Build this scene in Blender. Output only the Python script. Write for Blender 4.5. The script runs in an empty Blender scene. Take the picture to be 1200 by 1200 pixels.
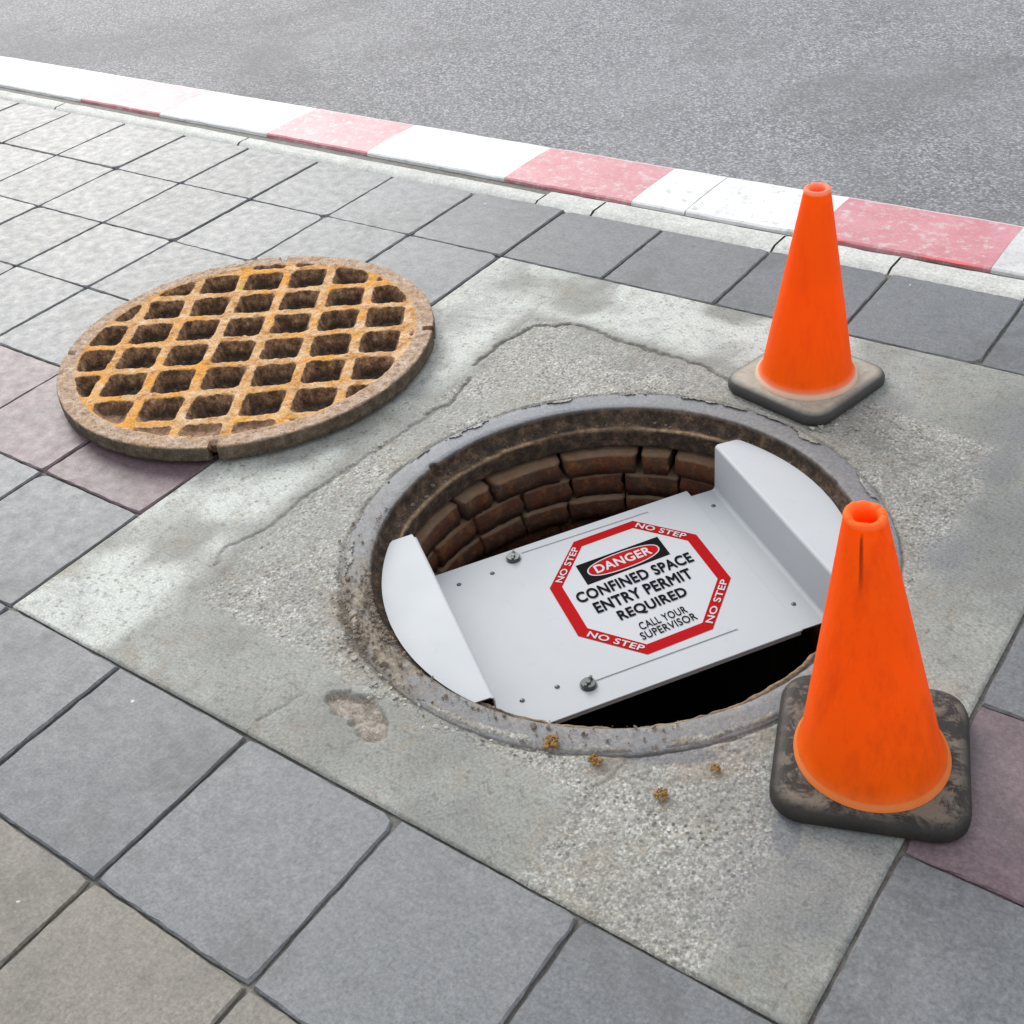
import bpy, bmesh, math, random
import numpy as np
from mathutils import Matrix, Vector
rnd = random.Random(7)
RNG = np.random.default_rng(11)
scene = bpy.context.scene
COL = scene.collection

# ------------------------------------------------------------------ camera
CAM = Vector((1.01007594, -1.52988749, 1.5))
cam_d = bpy.data.cameras.new("camera")
cam = bpy.data.objects.new("camera", cam_d); COL.objects.link(cam)
R_ = Vector((0.81373363, 0.57331709, -0.09563)); U_ = Vector((-0.28998904, 0.54304063, 0.78804393)); F_ = Vector((-0.50373002, 0.61352619, -0.60814609))
m = Matrix((R_, U_, -F_)).transposed().to_4x4(); m.translation = CAM
cam.matrix_world = m
cam_d.sensor_width = 36.0; cam_d.lens = 36.0 * 1418.58 / 1200.0
cam_d.clip_start = 0.05; cam_d.clip_end = 400
scene.camera = cam

# ------------------------------------------------------------------ light
SUN_AZ = math.radians(148)      # direction towards the sun, measured from +X
SUN_EL = math.radians(32)
world = bpy.data.worlds.new("World"); scene.world = world; world.use_nodes = True
wn = world.node_tree.nodes; wl = world.node_tree.links
bg = wn["Background"]
sky = wn.new("ShaderNodeTexSky"); sky.sky_type = 'NISHITA'; sky.sun_disc = False
sky.sun_elevation = SUN_EL; sky.sun_rotation = math.pi / 2 - SUN_AZ
sky.air_density = 1.0; sky.dust_density = 1.5; sky.ozone_density = 1.0
cloud = wn.new("ShaderNodeMix"); cloud.data_type = 'RGBA'       # bright even cloud veil over the clear sky
cloud.inputs[0].default_value = 0.68; cloud.inputs[7].default_value = (6.6, 6.6, 6.5, 1)
wl.new(sky.outputs[0], cloud.inputs[6]); wl.new(cloud.outputs[2], bg.inputs[0]); bg.inputs[1].default_value = 0.13
sun_d = bpy.data.lights.new("sun", 'SUN'); sun_d.energy = 1.5; sun_d.angle = math.radians(33); sun_d.color = (1.0, 0.985, 0.955)
sun = bpy.data.objects.new("sun", sun_d); COL.objects.link(sun)
sd = Vector((math.cos(SUN_AZ) * math.cos(SUN_EL), math.sin(SUN_AZ) * math.cos(SUN_EL), math.sin(SUN_EL)))
sun.rotation_euler = sd.to_track_quat('Z', 'Y').to_euler(); sun.location = sd * 20
scene.view_settings.view_transform = 'Standard'; scene.view_settings.look = 'None'
scene.view_settings.exposure = 0.84; scene.view_settings.gamma = 1.0
scene.view_settings.use_curve_mapping = False
scene.render.engine = 'CYCLES'

# ------------------------------------------------------------------ helpers
def link(o, parent=None):
    COL.objects.link(o)
    if parent: o.parent = parent
    return o

def tag(o, label=None, cat=None, group=None, kind=None):
    if label: o["label"] = label
    if cat: o["category"] = cat
    if group: o["group"] = group
    if kind: o["kind"] = kind
    return o

def empty(name, loc=(0, 0, 0), rz=0.0):
    o = bpy.data.objects.new(name, None); o.location = loc; o.rotation_euler = (0, 0, rz)
    o.empty_display_size = 0.1
    return link(o)

def mesh(name, V, F, smooth=False):
    me = bpy.data.meshes.new(name)
    V = np.asarray(V, np.float32)
    if isinstance(F, np.ndarray):
        n, k = F.shape
        me.vertices.add(len(V)); me.vertices.foreach_set("co", V.ravel())
        me.loops.add(n * k); me.loops.foreach_set("vertex_index", F.astype(np.int32).ravel())
        me.polygons.add(n); me.polygons.foreach_set("loop_start", np.arange(0, n * k, k, dtype=np.int32))
        me.update(calc_edges=True)
    else:
        me.from_pydata([tuple(map(float, v)) for v in V], [], F); me.update()
    if smooth:
        me.polygons.foreach_set("use_smooth", [True] * len(me.polygons))
    return me

def obj(name, me, mat=None, parent=None):
    if mat:
        me.materials.clear(); me.materials.append(mat)
    return link(bpy.data.objects.new(name, me), parent)

def attr(me, name, vals):
    a = me.attributes.new(name, 'FLOAT', 'POINT')
    a.data.foreach_set("value", np.asarray(vals, np.float32))

def bm_mesh(name, bm, smooth=False):
    me = bpy.data.meshes.new(name); bm.normal_update(); bm.to_mesh(me); bm.free()
    if smooth:
        me.polygons.foreach_set("use_smooth", [True] * len(me.polygons))
    return me

def hash2(ix, iy, seed):
    h = (ix.astype(np.int64) * 374761393 + iy.astype(np.int64) * 668265263 + seed * 974634541) & 0xffffffff
    h = ((h ^ (h >> 13)) * 1274126177) & 0xffffffff
    h = h ^ (h >> 16)
    return (h & 0xffffff) / float(0xffffff)

def vnoise(x, y, s, seed=0):
    x = np.asarray(x) / s; y = np.asarray(y) / s
    ix = np.floor(x); iy = np.floor(y); fx = x - ix; fy = y - iy
    fx = fx * fx * (3 - 2 * fx); fy = fy * fy * (3 - 2 * fy)
    ix = ix.astype(np.int64); iy = iy.astype(np.int64)
    a = hash2(ix, iy, seed); b = hash2(ix + 1, iy, seed); c = hash2(ix, iy + 1, seed); d = hash2(ix + 1, iy + 1, seed)
    return (a * (1 - fx) + b * fx) * (1 - fy) + (c * (1 - fx) + d * fx) * fy

def fbm(x, y, s, seed=0, o=4):
    t = 0; a = 1.0; n = 0
    for k in range(o):
        t = t + a * vnoise(x, y, s / 2 ** k, seed + k); n += a; a *= 0.5
    return t / n          # 0..1

def sstep(a, b, x):
    t = np.clip((x - a) / (b - a), 0, 1); return t * t * (3 - 2 * t)

def seg_dist(x, y, pts):
    d = np.full(np.shape(x), 1e9)
    for (x0, y0), (x1, y1) in zip(pts[:-1], pts[1:]):
        dx, dy = x1 - x0, y1 - y0
        t = np.clip(((x - x0) * dx + (y - y0) * dy) / (dx * dx + dy * dy + 1e-12), 0, 1)
        d = np.minimum(d, np.hypot(x - x0 - t * dx, y - y0 - t * dy))
    return d

# ------------------------------------------------------------------ materials
class M:
    """small wrapper round a node tree"""
    def __init__(s, name):
        s.mat = bpy.data.materials.new(name); s.mat.use_nodes = True
        s.t = s.mat.node_tree; s.b = s.t.nodes["Principled BSDF"]; s._pos = None
    def n(s, typ, **kw):
        q = s.t.nodes.new(typ)
        for k, v in kw.items(): setattr(q, k, v)
        return q
    def l(s, a, b): s.t.links.new(a, b)
    def pos(s):
        if s._pos is None: s._pos = s.n("ShaderNodeNewGeometry").outputs["Position"]
        return s._pos
    def objc(s): return s.n("ShaderNodeTexCoord").outputs["Object"]
    def noise(s, scale, detail=4, rough=0.6, vec=None, dist=0.0, out=0):
        q = s.n("ShaderNodeTexNoise"); q.inputs["Scale"].default_value = scale; q.inputs["Detail"].default_value = detail
        q.inputs["Roughness"].default_value = rough; q.inputs["Distortion"].default_value = dist
        s.l(vec or s.pos(), q.inputs["Vector"]); return q.outputs[out]
    def voro(s, scale, out="Distance", feature='F1', vec=None, rand=1.0):
        q = s.n("ShaderNodeTexVoronoi", feature=feature); q.inputs["Scale"].default_value = scale; q.inputs["Randomness"].default_value = rand
        s.l(vec or s.pos(), q.inputs["Vector"]); return q.outputs[out]
    def ramp(s, fac, stops, interp='LINEAR'):
        q = s.n("ShaderNodeValToRGB"); e = q.color_ramp.elements; q.color_ramp.interpolation = interp
        while len(e) < len(stops): e.new(0.5)
        for k, (p, c) in enumerate(stops):
            e[k].position = p; e[k].color = (c, c, c, 1) if not hasattr(c, '__len__') else (*c, 1)
        s.l(fac, q.inputs[0]); return q.outputs[0]
    def mix(s, fac, a, b, mode='MIX'):
        q = s.n("ShaderNodeMix", data_type='RGBA', blend_type=mode)
        for i, v in ((0, fac), (6, a), (7, b)):
            if hasattr(v, 'links') or isinstance(v, bpy.types.NodeSocket): s.l(v, q.inputs[i])
            elif i == 0: q.inputs[0].default_value = v
            else: q.inputs[i].default_value = (v, v, v, 1) if not hasattr(v, '__len__') else (*v, 1)
        return q.outputs[2]
    def math(s, op, a, b=0.0, clamp=False):
        q = s.n("ShaderNodeMath", operation=op); q.use_clamp = clamp
        for i, v in ((0, a), (1, b)):
            if isinstance(v, bpy.types.NodeSocket): s.l(v, q.inputs[i])
            else: q.inputs[i].default_value = v
        return q.outputs[0]
    def attr(s, name): return s.n("ShaderNodeAttribute", attribute_name=name).outputs["Fac"]
    def rand(s): return s.n("ShaderNodeObjectInfo").outputs["Random"]
    def bump(s, h, strength=0.5, dist=0.002, prev=None):
        q = s.n("ShaderNodeBump"); q.inputs["Strength"].default_value = strength; q.inputs["Distance"].default_value = dist
        s.l(h, q.inputs["Height"])
        if prev: s.l(prev, q.inputs["Normal"])
        return q.outputs[0]
    def out(s, col=None, rough=0.7, nrm=None, spec=0.5, metal=0.0, ior=None):
        for k, v in (("Base Color", col), ("Roughness", rough), ("Normal", nrm), ("Specular IOR Level", spec), ("Metallic", metal), ("IOR", ior)):
            if v is None: continue
            if isinstance(v, bpy.types.NodeSocket): s.l(v, s.b.inputs[k])
            elif k == "Base Color": s.b.inputs[k].default_value = (*v, 1)
            else: s.b.inputs[k].default_value = v
        return s.mat

def mat_tile(name, c0, c1, dust):
    t = M(name)
    big = t.noise(1.7, 5, 0.65); fine = t.noise(160, 3, 0.7); mid = t.noise(24, 5, 0.7)
    c = t.mix(t.ramp(t.rand(), [(0, 0), (1, 1)]), c0, c1)
    c = t.mix(t.ramp(big, [(0.36, 0), (0.7, 0.30)]), c, dust)
    c = t.mix(t.ramp(mid, [(0.35, 0.0), (0.75, 0.28)]), c, dust)
    c = t.mix(1.0, c, t.ramp(fine, [(0.3, 0.72), (0.7, 1.24)]), 'MULTIPLY')
    c = t.mix(1.0, c, t.ramp(t.noise(70, 5, 0.8), [(0.32, 0.80), (0.68, 1.16)]), 'MULTIPLY')
    c = t.mix(t.ramp(t.noise(3.3, 7, 0.72, dist=0.6), [(0.52, 0), (0.66, 0.45)]), c, (0.055, 0.055, 0.055))
    spots = t.voro(9.0); pick = t.noise(9.0, 0)
    sp = t.math('MULTIPLY', t.math('LESS_THAN', t.math('ADD', spots, t.math('MULTIPLY', t.noise(60, 3), 0.06)), 0.062), t.math('GREATER_THAN', pick, 0.56))
    c = t.mix(t.math('MULTIPLY', sp, 0.55), c, (0.62, 0.62, 0.60))
    dk = t.voro(5.0, vec=t.noise(3.0, 2, out=1)); 
    specks = t.math('LESS_THAN', t.voro(38.0), 0.10)
    c = t.mix(t.math('MULTIPLY', specks, t.math('MULTIPLY', t.math('GREATER_THAN', t.noise(7, 1), 0.55), 0.4)), c, (0.10, 0.095, 0.09))
    nr = t.bump(t.noise(60, 5, 0.75), 0.3, 0.002)
    nr = t.bump(fine, 0.3, 0.001, nr)
    rg = t.ramp(t.noise(30, 5), [(0.3, 0.42), (0.7, 0.56)])
    return t.out(c, rg, nr, 0.32)

def mat_concrete():
    t = M("slab_concrete")
    rough = t.attr("rough"); crk = t.attr("crack"); stain = t.attr("stain"); spall = t.attr("spall")
    big = t.noise(2.3, 6, 0.65); mid = t.noise(16, 6, 0.7); fine = t.noise(190, 3, 0.7)
    sm = t.mix(t.ramp(big, [(0.35, 0), (0.68, 1)]), (0.165, 0.166, 0.150), (0.300, 0.306, 0.282))
    sm = t.mix(t.ramp(mid, [(0.36, 0.55), (0.62, 0)]), sm, (0.185, 0.195, 0.175))
    # exposed aggregate
    st = t.voro(120, "Color"); sd = t.voro(120, "Distance")
    g = t.n("ShaderNodeSeparateColor"); t.l(st, g.inputs[0])
    stone = t.ramp(g.outputs[0], [(0.0, (0.085, 0.08, 0.07)), (0.22, (0.24, 0.235, 0.215)), (0.5, (0.33, 0.29, 0.225)), (0.68, (0.42, 0.42, 0.41)), (0.88, (0.62, 0.62, 0.60)), (1.0, (0.64, 0.62, 0.58))], 'CONSTANT')
    inst = t.ramp(sd, [(0.28, 1.0), (0.5, 0.0)])
    s2 = t.voro(290, "Color"); g2 = t.n("ShaderNodeSeparateColor"); t.l(s2, g2.inputs[0])
    sand = t.ramp(g2.outputs[1], [(0, (0.22, 0.215, 0.20)), (0.3, (0.30, 0.30, 0.28)), (0.7, (0.38, 0.375, 0.35)), (0.95, (0.60, 0.59, 0.57))])
    ag = t.mix(t.math('MULTIPLY', inst, t.ramp(t.noise(5, 4), [(0.36, 0.45), (0.58, 1.0)])), sand, stone)
    ag = t.mix(t.ramp(t.noise(8, 4), [(0.42, 0.0), (0.72, 0.5)]), ag, (0.28, 0.28, 0.255))
    ag = t.mix(1.0, ag, (0.76, 0.76, 0.735), 'MULTIPLY')
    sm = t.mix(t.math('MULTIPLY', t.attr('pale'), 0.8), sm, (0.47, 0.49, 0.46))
    c = t.mix(rough, sm, ag)
    c = t.mix(t.ramp(t.noise(5.5, 8, 0.74, dist=0.5), [(0.49, 0), (0.66, 0.50)]), c, (0.125, 0.12, 0.105))
    c = t.mix(t.ramp(t.noise(9.5, 8, 0.74, dist=0.8), [(0.53, 0), (0.68, 0.55)]), c, (0.20, 0.165, 0.12))
    c = t.mix(t.ramp(t.noise(48, 6, 0.8), [(0.52, 0), (0.66, 0.7)]), c, (0.085, 0.083, 0.076))
    c = t.mix(t.attr("grime"), c, t.ramp(t.noise(40, 6, 0.8), [(0.3, (0.09, 0.075, 0.055)), (0.6, (0.24, 0.205, 0.16))]))
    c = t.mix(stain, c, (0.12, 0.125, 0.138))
    c = t.mix(spall, c, t.mix(t.ramp(t.noise(70, 6, 0.8), [(0.35, 0), (0.62, 1)]), (0.07, 0.05, 0.036), (0.30, 0.265, 0.22)))
    c = t.mix(t.math('MULTIPLY', crk, 0.85), c, (0.07, 0.065, 0.055))
    c = t.mix(1.0, c, t.ramp(fine, [(0.28, 0.62), (0.72, 1.30)]), 'MULTIPLY')
    pit = t.math('LESS_THAN', t.voro(36.0), 0.15)
    c = t.mix(t.math('MULTIPLY', pit, t.math('MULTIPLY', t.math('GREATER_THAN', t.noise(6.5, 1), 0.52), 0.6)), c, (0.11, 0.10, 0.09))
    tan = t.math('LESS_THAN', t.voro(13.0), 0.07)
    c = t.mix(t.math('MULTIPLY', tan, t.math('MULTIPLY', t.math('GREATER_THAN', t.noise(3.1, 1), 0.55), 0.5)), c, (0.40, 0.27, 0.13))
    h1 = t.math('ADD', t.math('MULTIPLY', t.noise(70, 5, 0.75), 0.6), t.math('MULTIPLY', fine, 0.4))
    nr = t.bump(h1, 0.5, 0.003)
    hh = t.math('MULTIPLY', t.ramp(sd, [(0.1, 1.0), (0.55, 0.0)]), rough)
    nr = t.bump(hh, 0.55, 0.0014, nr)
    return t.out(c, 0.6, nr, 0.3)

def mat_simple_noise(name, stops, scale=20, detail=6, rough=0.8, bscale=90, bstr=0.5, bdist=0.003, spec=0.4, metal=0.0, rgh=0.7):
    t = M(name)
    c = t.ramp(t.noise(scale, detail, rough), stops)
    c = t.mix(1.0, c, t.ramp(t.noise(bscale * 2, 3), [(0.3, 0.75), (0.7, 1.2)]), 'MULTIPLY')
    return t.out(c, rgh, t.bump(t.noise(bscale, 5, 0.75), bstr, bdist), spec, metal)

MAT = {}
MAT['tile'] = mat_tile("paving_grey", (0.088, 0.094, 0.102), (0.130, 0.136, 0.143), (0.21, 0.215, 0.219))
MAT['tile_red'] = mat_tile("paving_red", (0.095, 0.055, 0.066), (0.125, 0.078, 0.09), (0.20, 0.17, 0.178))
MAT['tile_brown'] = mat_tile("paving_brown", (0.13, 0.12, 0.10), (0.17, 0.155, 0.13), (0.24, 0.225, 0.20))
MAT['concrete'] = mat_concrete()
MAT['bed'] = mat_simple_noise("joint_sand", [(0.3, (0.05, 0.048, 0.044)), (0.7, (0.17, 0.16, 0.14))], 60)
MAT['mortar'] = mat_simple_noise("border_mortar", [(0.25, (0.30, 0.30, 0.28)), (0.5, (0.44, 0.445, 0.42)), (0.8, (0.56, 0.56, 0.53))], 14, bscale=60, bdist=0.004)

def mat_asphalt():
    t = M("asphalt")
    v = t.voro(150, "Color"); g = t.n("ShaderNodeSeparateColor"); t.l(v, g.inputs[0])
    c = t.ramp(g.outputs[0], [(0, (0.05, 0.05, 0.055)), (0.45, (0.13, 0.13, 0.14)), (0.8, (0.24, 0.24, 0.255)), (0.96, (0.38, 0.38, 0.40))])
    c = t.mix(t.ramp(t.noise(1.3, 5), [(0.35, 0.1), (0.7, 0.5)]), c, (0.24, 0.24, 0.25))
    c = t.mix(t.ramp(t.noise(0.7, 6, 0.65, dist=0.8), [(0.48, 0), (0.62, 0.5)]), c, (0.10, 0.10, 0.105))
    c = t.mix(t.ramp(t.noise(4, 7, 0.75), [(0.58, 0), (0.7, 0.5)]), c, (0.07, 0.07, 0.07))
    nr = t.bump(t.voro(150), 0.6, 0.003); nr = t.bump(t.noise(500, 2), 0.3, 0.001, nr)
    return t.out(c, 0.7, nr, 0.25)
MAT['asphalt'] = mat_asphalt()

def mat_paint(name, c0, c1, under, wear):
    t = M(name)
    c = t.mix(t.ramp(t.noise(9, 5), [(0.3, 0), (0.7, 1)]), c0, c1)
    c = t.mix(t.ramp(t.noise(30, 8, 0.8), [(wear, 0), (wear + 0.10, 0.8)]), c, under)
    c = t.mix(1.0, c, t.ramp(t.noise(150, 3), [(0.3, 0.88), (0.7, 1.08)]), 'MULTIPLY')
    return t.out(c, 0.5, t.bump(t.noise(70, 5, 0.7), 0.4, 0.003), 0.5)
MAT['paint_white'] = mat_paint("kerb_paint_white", (0.52, 0.53, 0.53), (0.62, 0.62, 0.62), (0.33, 0.33, 0.31), 0.54)
MAT['paint_red'] = mat_paint("kerb_paint_red", (0.40, 0.125, 0.15), (0.46, 0.20, 0.225), (0.46, 0.40, 0.39), 0.52)
MAT['paint_worn'] = mat_paint("kerb_paint_worn", (0.42, 0.42, 0.42), (0.50, 0.50, 0.50), (0.33, 0.33, 0.33), 0.50)
MAT['paint_fresh'] = M("paint_fresh_red").out((0.60, 0.06, 0.07), 0.45)

def mat_ring():
    t = M("frame_iron")
    dirt = t.attr("dirt"); inner = t.attr("inner")
    c = t.mix(t.noise(5, 5), (0.105, 0.112, 0.125), (0.19, 0.20, 0.215))
    c = t.mix(t.ramp(t.noise(14, 6, 0.75), [(0.56, 0), (0.72, 0.6)]), c, (0.24, 0.20, 0.20))
    dc = t.ramp(t.noise(55, 5, 0.8), [(0.3, (0.07, 0.055, 0.04)), (0.5, (0.20, 0.165, 0.125)), (0.72, (0.36, 0.32, 0.26))])
    k = t.math('MULTIPLY', dirt, t.ramp(t.noise(26, 6, 0.75), [(0.36, 0.0), (0.52, 1.0)]), True)
    c = t.mix(k, c, dc)
    ic = t.ramp(t.noise(38, 6, 0.8), [(0.34, (0.010, 0.007, 0.005)), (0.5, (0.042, 0.028, 0.019)), (0.64, (0.12, 0.075, 0.045)), (0.78, (0.28, 0.155, 0.06))])  # corroded inner wall, palette darkened further to carry the shade below the rim
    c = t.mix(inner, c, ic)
    c = t.mix(t.math('MULTIPLY', t.attr('ledge'), t.ramp(t.noise(50, 6, 0.8), [(0.35, 0.2), (0.6, 1)])), c, t.mix(t.noise(20, 4), (0.30, 0.16, 0.07), (0.42, 0.33, 0.22)))
    nr = t.bump(t.noise(45, 6, 0.8), 0.5, 0.004)
    c = t.mix(1.0, c, t.ramp(t.noise(120, 4, 0.8), [(0.3, 0.65), (0.7, 1.25)]), 'MULTIPLY')
    rg = t.mix(t.math('MAXIMUM', inner, k), 0.46, 0.9)
    return t.out(c, rg, nr, 0.35)
MAT['ring'] = mat_ring()
def mat_brick():
    t = M("shaft_brick")
    c = t.mix(t.rand(), (0.075, 0.022, 0.010), (0.13, 0.038, 0.016))
    c = t.mix(t.ramp(t.noise(22, 6, 0.75), [(0.40, 0), (0.62, 0.9)]), c, (0.055, 0.040, 0.029))
    g = t.n("ShaderNodeNewGeometry"); sx = t.n("ShaderNodeSeparateXYZ"); t.l(g.outputs["Normal"], sx.inputs[0])
    c = t.mix(t.ramp(sx.outputs[2], [(0.55, 0), (0.85, 0.9)]), c, t.mix(t.noise(30, 5, 0.8), (0.12, 0.075, 0.05), (0.34, 0.24, 0.16)))       # dust settled on the ledges
    c = t.mix(t.ramp(t.noise(40, 5, 0.8), [(0.50, 0), (0.68, 0.7)]), c, (0.26, 0.11, 0.035))
    return t.out(c, 0.85, t.bump(t.noise(45, 7, 0.8), 1.0, 0.012), 0.3)
MAT['brick'] = mat_brick()
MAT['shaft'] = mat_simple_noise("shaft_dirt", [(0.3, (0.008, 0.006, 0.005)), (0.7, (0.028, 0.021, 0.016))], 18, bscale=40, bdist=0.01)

def mat_white_metal():
    t = M("white_powder_coat")
    c = t.mix(t.ramp(t.noise(4, 4), [(0.3, 0), (0.7, 1)]), (0.375, 0.397, 0.415), (0.40, 0.418, 0.435))
    c = t.mix(t.ramp(t.noise(14, 7, 0.75, dist=0.7), [(0.58, 0), (0.72, 0.16)]), c, (0.22, 0.21, 0.19))     # faint smudges
    c = t.mix(t.ramp(t.noise(90, 4, 0.8), [(0.66, 0), (0.74, 0.3)]), c, (0.20, 0.19, 0.17))
    return t.out(c, t.ramp(t.noise(9, 5), [(0.3, 0.46), (0.7, 0.6)]), t.bump(t.noise(350, 2), 0.06, 0.0008), 0.28)
MAT['white'] = mat_white_metal()
MAT['zinc'] = M("zinc_plated").out((0.085, 0.095, 0.095), 0.34, None, 0.5, 0.6)
MAT['print_white'] = M("print_white").out((0.42, 0.435, 0.45), 0.6, None, 0.2)
MAT['print_red'] = M("print_red").out((0.33, 0.002, 0.004), 0.7, None, 0.06)
MAT['print_black'] = M("print_black").out((0.004, 0.004, 0.005), 0.75, None, 0.05)

def mat_cover():
    t = M("rusty_cast_iron")
    hgt = t.attr("hgt"); side = t.attr("side"); fill = t.attr("fill")
    topc = t.ramp(t.noise(34, 7, 0.75), [(0.26, (0.15, 0.055, 0.016)), (0.39, (0.43, 0.19, 0.05)), (0.51, (0.60, 0.36, 0.17)), (0.65, (0.70, 0.54, 0.38))])
    topc = t.mix(t.ramp(t.noise(7.5, 5, 0.7), [(0.47, 0), (0.62, 0.80)]), topc, (0.70, 0.30, 0.02))
    topc = t.mix(t.ramp(t.noise(26, 7, 0.8), [(0.56, 0), (0.68, 0.75)]), topc, (0.18, 0.08, 0.03))
    topc = t.mix(t.ramp(t.noise(11, 5, 0.7, out=0, dist=0.4), [(0.62, 0), (0.72, 0.7)]), topc, (0.42, 0.36, 0.03))
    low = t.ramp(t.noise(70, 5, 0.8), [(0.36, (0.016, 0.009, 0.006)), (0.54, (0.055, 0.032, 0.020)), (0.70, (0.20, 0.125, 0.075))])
    rimc = t.ramp(t.noise(48, 7, 0.8), [(0.28, (0.11, 0.06, 0.035)), (0.40, (0.31, 0.20, 0.13)), (0.54, (0.48, 0.36, 0.27)), (0.74, (0.62, 0.55, 0.46))])
    rimc = t.mix(t.ramp(t.noise(9, 6, 0.75), [(0.48, 0), (0.64, 0.55)]), rimc, (0.46, 0.27, 0.13))
    rimc = t.mix(t.ramp(t.voro(85), [(0.10, 0.75), (0.22, 0)]), rimc, (0.07, 0.04, 0.025))
    c = t.mix(t.attr("rim"), topc, rimc)
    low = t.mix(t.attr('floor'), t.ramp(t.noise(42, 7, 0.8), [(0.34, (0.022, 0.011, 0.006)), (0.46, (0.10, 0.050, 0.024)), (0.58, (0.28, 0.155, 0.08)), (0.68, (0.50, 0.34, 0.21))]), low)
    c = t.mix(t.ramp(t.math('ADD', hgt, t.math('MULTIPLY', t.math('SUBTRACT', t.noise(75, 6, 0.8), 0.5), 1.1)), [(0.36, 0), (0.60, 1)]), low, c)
    fc = t.ramp(t.noise(90, 5, 0.8), [(0.3, (0.16, 0.08, 0.045)), (0.6, (0.42, 0.25, 0.16)), (0.8, (0.52, 0.36, 0.25))])
    c = t.mix(fill, c, fc)
    sc = t.ramp(t.noise(34, 7, 0.8), [(0.3, (0.035, 0.024, 0.016)), (0.5, (0.10, 0.075, 0.05)), (0.66, (0.19, 0.15, 0.11)), (0.8, (0.26, 0.19, 0.11))])
    c = t.mix(side, c, sc)
    c = t.mix(1.0, c, t.ramp(t.noise(260, 3), [(0.3, 0.65), (0.7, 1.25)]), 'MULTIPLY')
    nr = t.bump(t.noise(60, 7, 0.8), 0.7, 0.006); nr = t.bump(t.noise(240, 4, 0.8), 0.6, 0.002, nr)
    return t.out(c, 0.85, nr, 0.3)
MAT['cover'] = mat_cover()

def mat_cone(name, marks):
    t = M(name)
    o = t.objc(); sx = t.n("ShaderNodeSeparateXYZ"); t.l(o, sx.inputs[0]); z = sx.outputs[2]
    c = t.mix(t.noise(5, 3, vec=o), (0.99, 0.125, 0.0), (1.0, 0.165, 0.0))
    # scuffs, streaky along the cone
    mp = t.n("ShaderNodeMapping"); mp.inputs["Scale"].default_value = (26, 26, 5); t.l(o, mp.inputs[0])
    scuff = t.ramp(t.noise(1.0, 5, 0.7, vec=mp.outputs[0]), [(0.48, 0), (0.85, marks)])
    c = t.mix(scuff, c, (0.55, 0.045, 0.004))
    low = t.ramp(z, [(0.02, 1.0), (0.075, 0.0)])
    ring = t.math('MULTIPLY', low, t.ramp(t.noise(30, 5, vec=o), [(0.45, 0), (0.7, marks)]))
    c = t.mix(ring, c, (0.30, 0.05, 0.012))
    lip = t.attr("lip")
    c = t.mix(t.math('MULTIPLY', lip, t.ramp(t.noise(22, 5, vec=o), [(0.25, 0.6), (0.5, 1.0)])), c, (0.85, 0.26, 0.07) if marks > 0.5 else (0.74, 0.60, 0.46))
    sl = t.attr("slit"); c = t.mix(sl, c, (0.05, 0.012, 0.006))
    mt_ = t.out(c, 0.5, t.bump(t.noise(120, 4, vec=o), 0.12, 0.001), 0.2)
    tr = t.n("ShaderNodeBsdfTranslucent"); t.l(c, tr.inputs[0]); mx = t.n("ShaderNodeMixShader"); mx.inputs[0].default_value = 0.45
    o_ = t.t.nodes["Material Output"]; t.l(t.b.outputs[0], mx.inputs[1]); t.l(tr.outputs[0], mx.inputs[2]); t.l(mx.outputs[0], o_.inputs[0])
    return mt_
MAT['cone_a'] = mat_cone("cone_orange", 0.35)
MAT['cone_b'] = mat_cone("cone_orange_scuffed", 0.62)
def mat_rubber(name, dust, c0, d0, d1):
    t = M(name)
    o = t.pos(); sx = t.n("ShaderNodeSeparateXYZ"); g = t.n("ShaderNodeNewGeometry"); t.l(g.outputs["Normal"], sx.inputs[0])
    c = t.mix(t.noise(16, 5), (0.012, 0.013, 0.015), c0)
    d = t.math('MULTIPLY', t.attr("dust"), t.ramp(t.noise(19, 7, 0.75, dist=0.5), dust))
    c = t.mix(d, c, t.mix(t.noise(40, 5, 0.75), d0, d1))
    return t.out(c, 0.5, t.bump(t.noise(60, 6, 0.75), 0.5, 0.003), 0.18)
MAT['rubber_a'] = mat_rubber("rubber_dusty", [(0.2, 0.45), (0.5, 0.95)], (0.03, 0.03, 0.03), (0.24, 0.21, 0.165), (0.42, 0.40, 0.34))
MAT['rubber_b'] = mat_rubber("rubber_mottled", [(0.46, 0.0), (0.55, 0.9)], (0.035, 0.027, 0.021), (0.085, 0.068, 0.05), (0.19, 0.165, 0.13))
MAT['moss'] = mat_simple_noise("dry_moss", [(0.3, (0.07, 0.035, 0.008)), (0.55, (0.25, 0.13, 0.02)), (0.8, (0.36, 0.25, 0.07))], 90, bscale=200)
MAT['soil'] = mat_simple_noise("soil_crumbs", [(0.3, (0.05, 0.036, 0.025)), (0.55, (0.14, 0.105, 0.075)), (0.8, (0.27, 0.22, 0.17))], 50, bscale=160)
MAT['chip'] = mat_simple_noise("stone_chips", [(0.36, (0.13, 0.12, 0.105)), (0.5, (0.30, 0.285, 0.25)), (0.66, (0.46, 0.45, 0.42)), (0.8, (0.60, 0.59, 0.57))], 25, bscale=160)

# ------------------------------------------------------------------ ground
T = 0.33377                 # tile pitch
GX, GY = -2.94374, 0.93378  # grid origin (tile column 0, row 0)
SX0, SX1 = GX + 6 * T, GX + 11 * T      # slab extents
SY0, SY1 = GY - 5 * T, GY
BY = GY + T                 # end of the tiles / start of the border strip
KY0, KY1 = 1.385, 1.690     # kerb

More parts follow.
